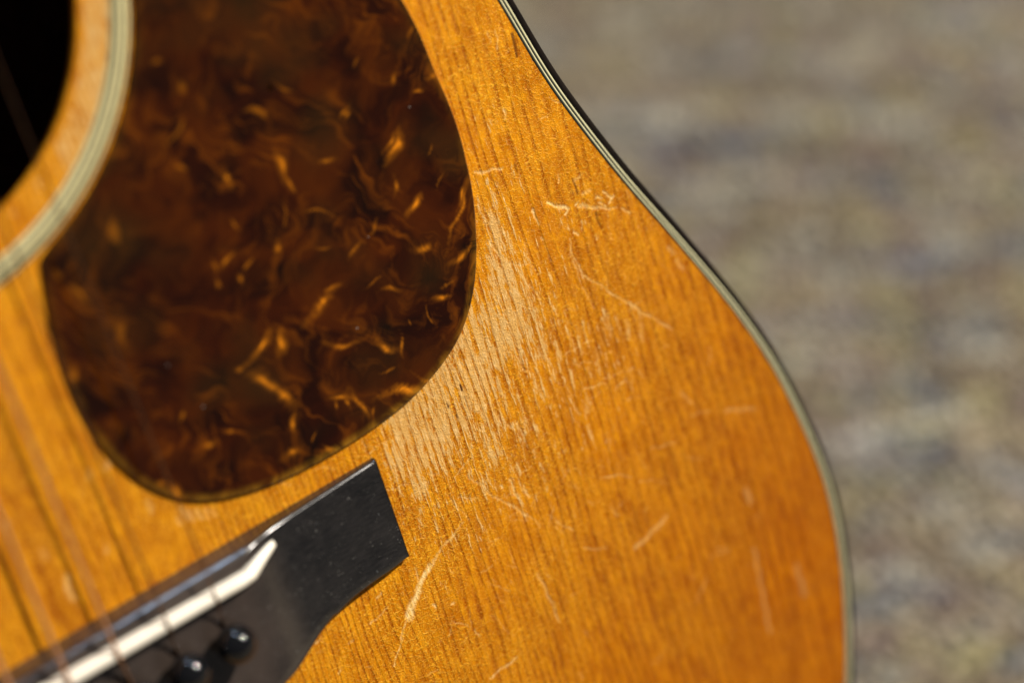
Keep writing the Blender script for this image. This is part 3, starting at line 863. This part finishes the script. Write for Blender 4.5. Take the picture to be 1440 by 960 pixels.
def saddle_y(x):
    return -.05 + .05 * x
def build_saddle(bridge):
    st = [(-46, -5.0, 6.3, 2.6), (-41, -3.9, 9.0, 3.0), (-37, -3.6, 11.6, 2.65)]
    for x in range(-33, 37, 4):
        st.append((x, saddle_y(x) - 1.72, 12.0 + .35 * math.cos(x / 45), 2.65))
    st += [(36.3, .08, 11.9, 2.65), (37.0, .15, 11.8, 2.65), (37.9, .35, 11.4, 3.0), (41.5, 1.35, 9.1, 2.6), (45.9, 2.6, 6.55, 2.2), (46.1, 2.65, 6.4, 2.1)]
    st = np.array(st)
    rings = []
    for k, (x, y, z, w) in enumerate(st):
        a = st[max(k - 1, 0)]; b = st[min(k + 1, len(st) - 1)]
        t = np.array([b[0] - a[0], b[1] - a[1]]); t /= np.linalg.norm(t); nn = np.array([-t[1], t[0]])
        ring = []
        for u, v in ((.5, -7), (.5, -1.2), (.46, -.6), (.34, -.2), (.15, -.02), (-.1, 0), (-.3, -.15), (-.45, -.55), (-.5, -1.2), (-.5, -7)):
            q = np.array([x, y]) + nn * w * u
            ring.append((q[0], q[1], max(z + v, 1.0)))
        rings.append(np.array(ring))
    V, F = loft(rings, closed=False)
    n = len(rings[0])
    F = [tuple(q)[::-1] for q in F]
    F.append(tuple(range(n))[::-1]); F.append(tuple(range((len(rings) - 1) * n, len(rings) * n)))
    mesh_obj("saddle", V, F, BONE, parent=bridge, smooth=True)["label"] = "pale bone saddle across the bridge"

STR_X = [28.1, 16.45, 4.6, -6.6, -17.8, -29.0]
STR_R = [.22, .28, .40, .50, .62, .74]
PIN = [(28.3, -11.3), (16.8, -12.2), (5.4, -13.2), (-6.0, -14.2), (-17.5, -15.0), (-29.0, -15.9)]

def build_pins(bridge):
    prof = [(2.3, -5.0), (2.5, -1.2), (2.75, -.2), (2.3, .1), (2.3, 1.0)]
    for a in range(-56, 91, 8):
        t = math.radians(a); prof.append((max(4.4 * math.cos(t), .02), 4.8 + 4.3 * math.sin(t)))
    V, F = lathe(prof, 32)
    first = None
    for k, (x, y) in enumerate(PIN):
        if first is None:
            first = mesh_obj("bridge_pin", V, F, BLACKP, parent=bridge, smooth=True, loc=(x, y, 9.0))
            first["label"] = "glossy black round-headed bridge pin"
            p = first
        else:
            p = first.copy(); COL.objects.link(p); p.parent = bridge
            p.location = Vector((x, y, 9.0)) * MM
    # the little string slots in front of the pins
    for k, (x, y) in enumerate(PIN):
        V2, F2 = tube([(x, y + 3.0, 9.03), (x - .05, y + 4.6, 9.03)], .42, 8)
        mesh_obj("string_slot", V2, F2, BLACKP, parent=bridge, smooth=True)

def build_strings():
    for k in range(6):
        x = STR_X[k]; r = STR_R[k]; ys = saddle_y(x)
        px, py = PIN[k]
        zt = 12.0 + .35 * math.cos(x / 45) + r * .6
        xn = 17.5 - 7.0 * k
        path = [(px, py + 2.2, 7.6), (px, py + 2.9, 8.9), (px + .02, py + 3.5, 9.5), (px * .4 + x * .6, ys - 4.5, zt - 1.35), (x, ys - 3.0, zt - .25), (x, ys - 1.9, zt), (x, ys - .6, zt + .02)]
        yn = 645.0
        for t in (.01, .04, .1, .2, .4, .6, .8, 1.0):
            yy = ys + (yn - ys) * t
            path.append((x + (xn - x) * t, yy, zt + (9.5 - zt) * t))
        path.append((xn * 1.25, 690, 1.0))
        P = np.array(path)
        V, F = tube(P, r, 10)
        o = mesh_obj("string", V, F, PLAIN if k < 2 else WOUND, smooth=True)
        o["label"] = "thin plain string" if k < 2 else "wound bronze string"

# ---------------------------------------------------------------- neck, beyond the frame
def build_neck():
    rings = []
    for y, w, z0, z1 in ((292, 28, .2, -70), (300, 27.6, .2, -50), (312, 27.2, .2, -24), (330, 26.8, .2, -19), (450, 25, .2, -18), (640, 21.6, .2, -16)):
        t = np.linspace(0, np.pi, 13)
        rings.append(np.array([(w * math.cos(a), y, z0 + (z1 - z0) * math.sin(a) ** .8) for a in t]))
    V, F = loft(rings, closed=False)
    n = 13; F = [tuple(q) for q in F]
    F.append(tuple(range(n))); F.append(tuple(range((len(rings) - 1) * n, len(rings) * n))[::-1])
    mesh_obj("neck", V, F, NECKW, smooth=True)
    V = [(-28.5, 212, .3), (28.5, 212, .3), (21.6, 644, .3), (-21.6, 644, .3), (-28.5, 212, 6.3), (28.5, 212, 6.3), (21.6, 644, 6.3), (-21.6, 644, 6.3)]
    Fb = [(0, 3, 2, 1), (4, 5, 6, 7), (0, 1, 5, 4), (1, 2, 6, 5), (2, 3, 7, 6), (3, 0, 4, 7)]
    fb = mesh_obj("fretboard", V, Fb, FINGERB)
    first = None
    for i in range(1, 21):
        y = 648 - 648 * (1 - 2 ** (-i / 12))
        w = 21.6 + (28.5 - 21.6) * (644 - y) / 432
        if y < 215: break
        V, F = tube([(-w, y, 6.4), (w, y, 6.4)], .8, 8)
        mesh_obj("fret", V, F, METAL, parent=fb, smooth=True)
    V, F = box(-21.6, 21.6, 644.2, 650, .3, 8.6)
    bevel(mesh_obj("nut", V, F, BONE), .5)
    V = [(-22, 650.2, -16), (22, 650.2, -16), (38, 720, -29), (36, 835, -50), (-36, 835, -50), (-38, 720, -29)]
    Vt = [(a, b, c + 15) for a, b, c in V]
    F = [(5, 4, 3, 2, 1, 0), (6, 7, 8, 9, 10, 11)] + [(i, (i + 1) % 6, (i + 1) % 6 + 6, i + 6) for i in range(6)]
    hs = bevel(mesh_obj("headstock", V + Vt, F, NECKW), 1.0)
    for k in range(6):
        s = 1 if k < 3 else -1
        y = 700 + 42 * (k % 3)
        V, F = lathe([(3, -34), (3, -2), (2.6, 6), (3.2, 8), (.1, 8.4)], 16)
        mesh_obj("tuning_post", V, F, METAL, parent=hs, smooth=True, loc=(s * 25, y, -14 - (y - 700) * .17))
        V, F = lathe([(.1, -6), (7, -5), (8, 0), (7, 5), (.1, 6)], 16)
        b = mesh_obj("tuner_button", V, F, METAL, parent=hs, smooth=True, loc=(s * 46, y, -26 - (y - 700) * .17))
        b.rotation_euler = (0, math.radians(90), 0)

build_carpet()
build_soundboard()
build_body()
build_rosette()
build_pickguard()
BR = build_bridge()
build_saddle(BR)
build_pins(BR)
build_strings()
build_neck()
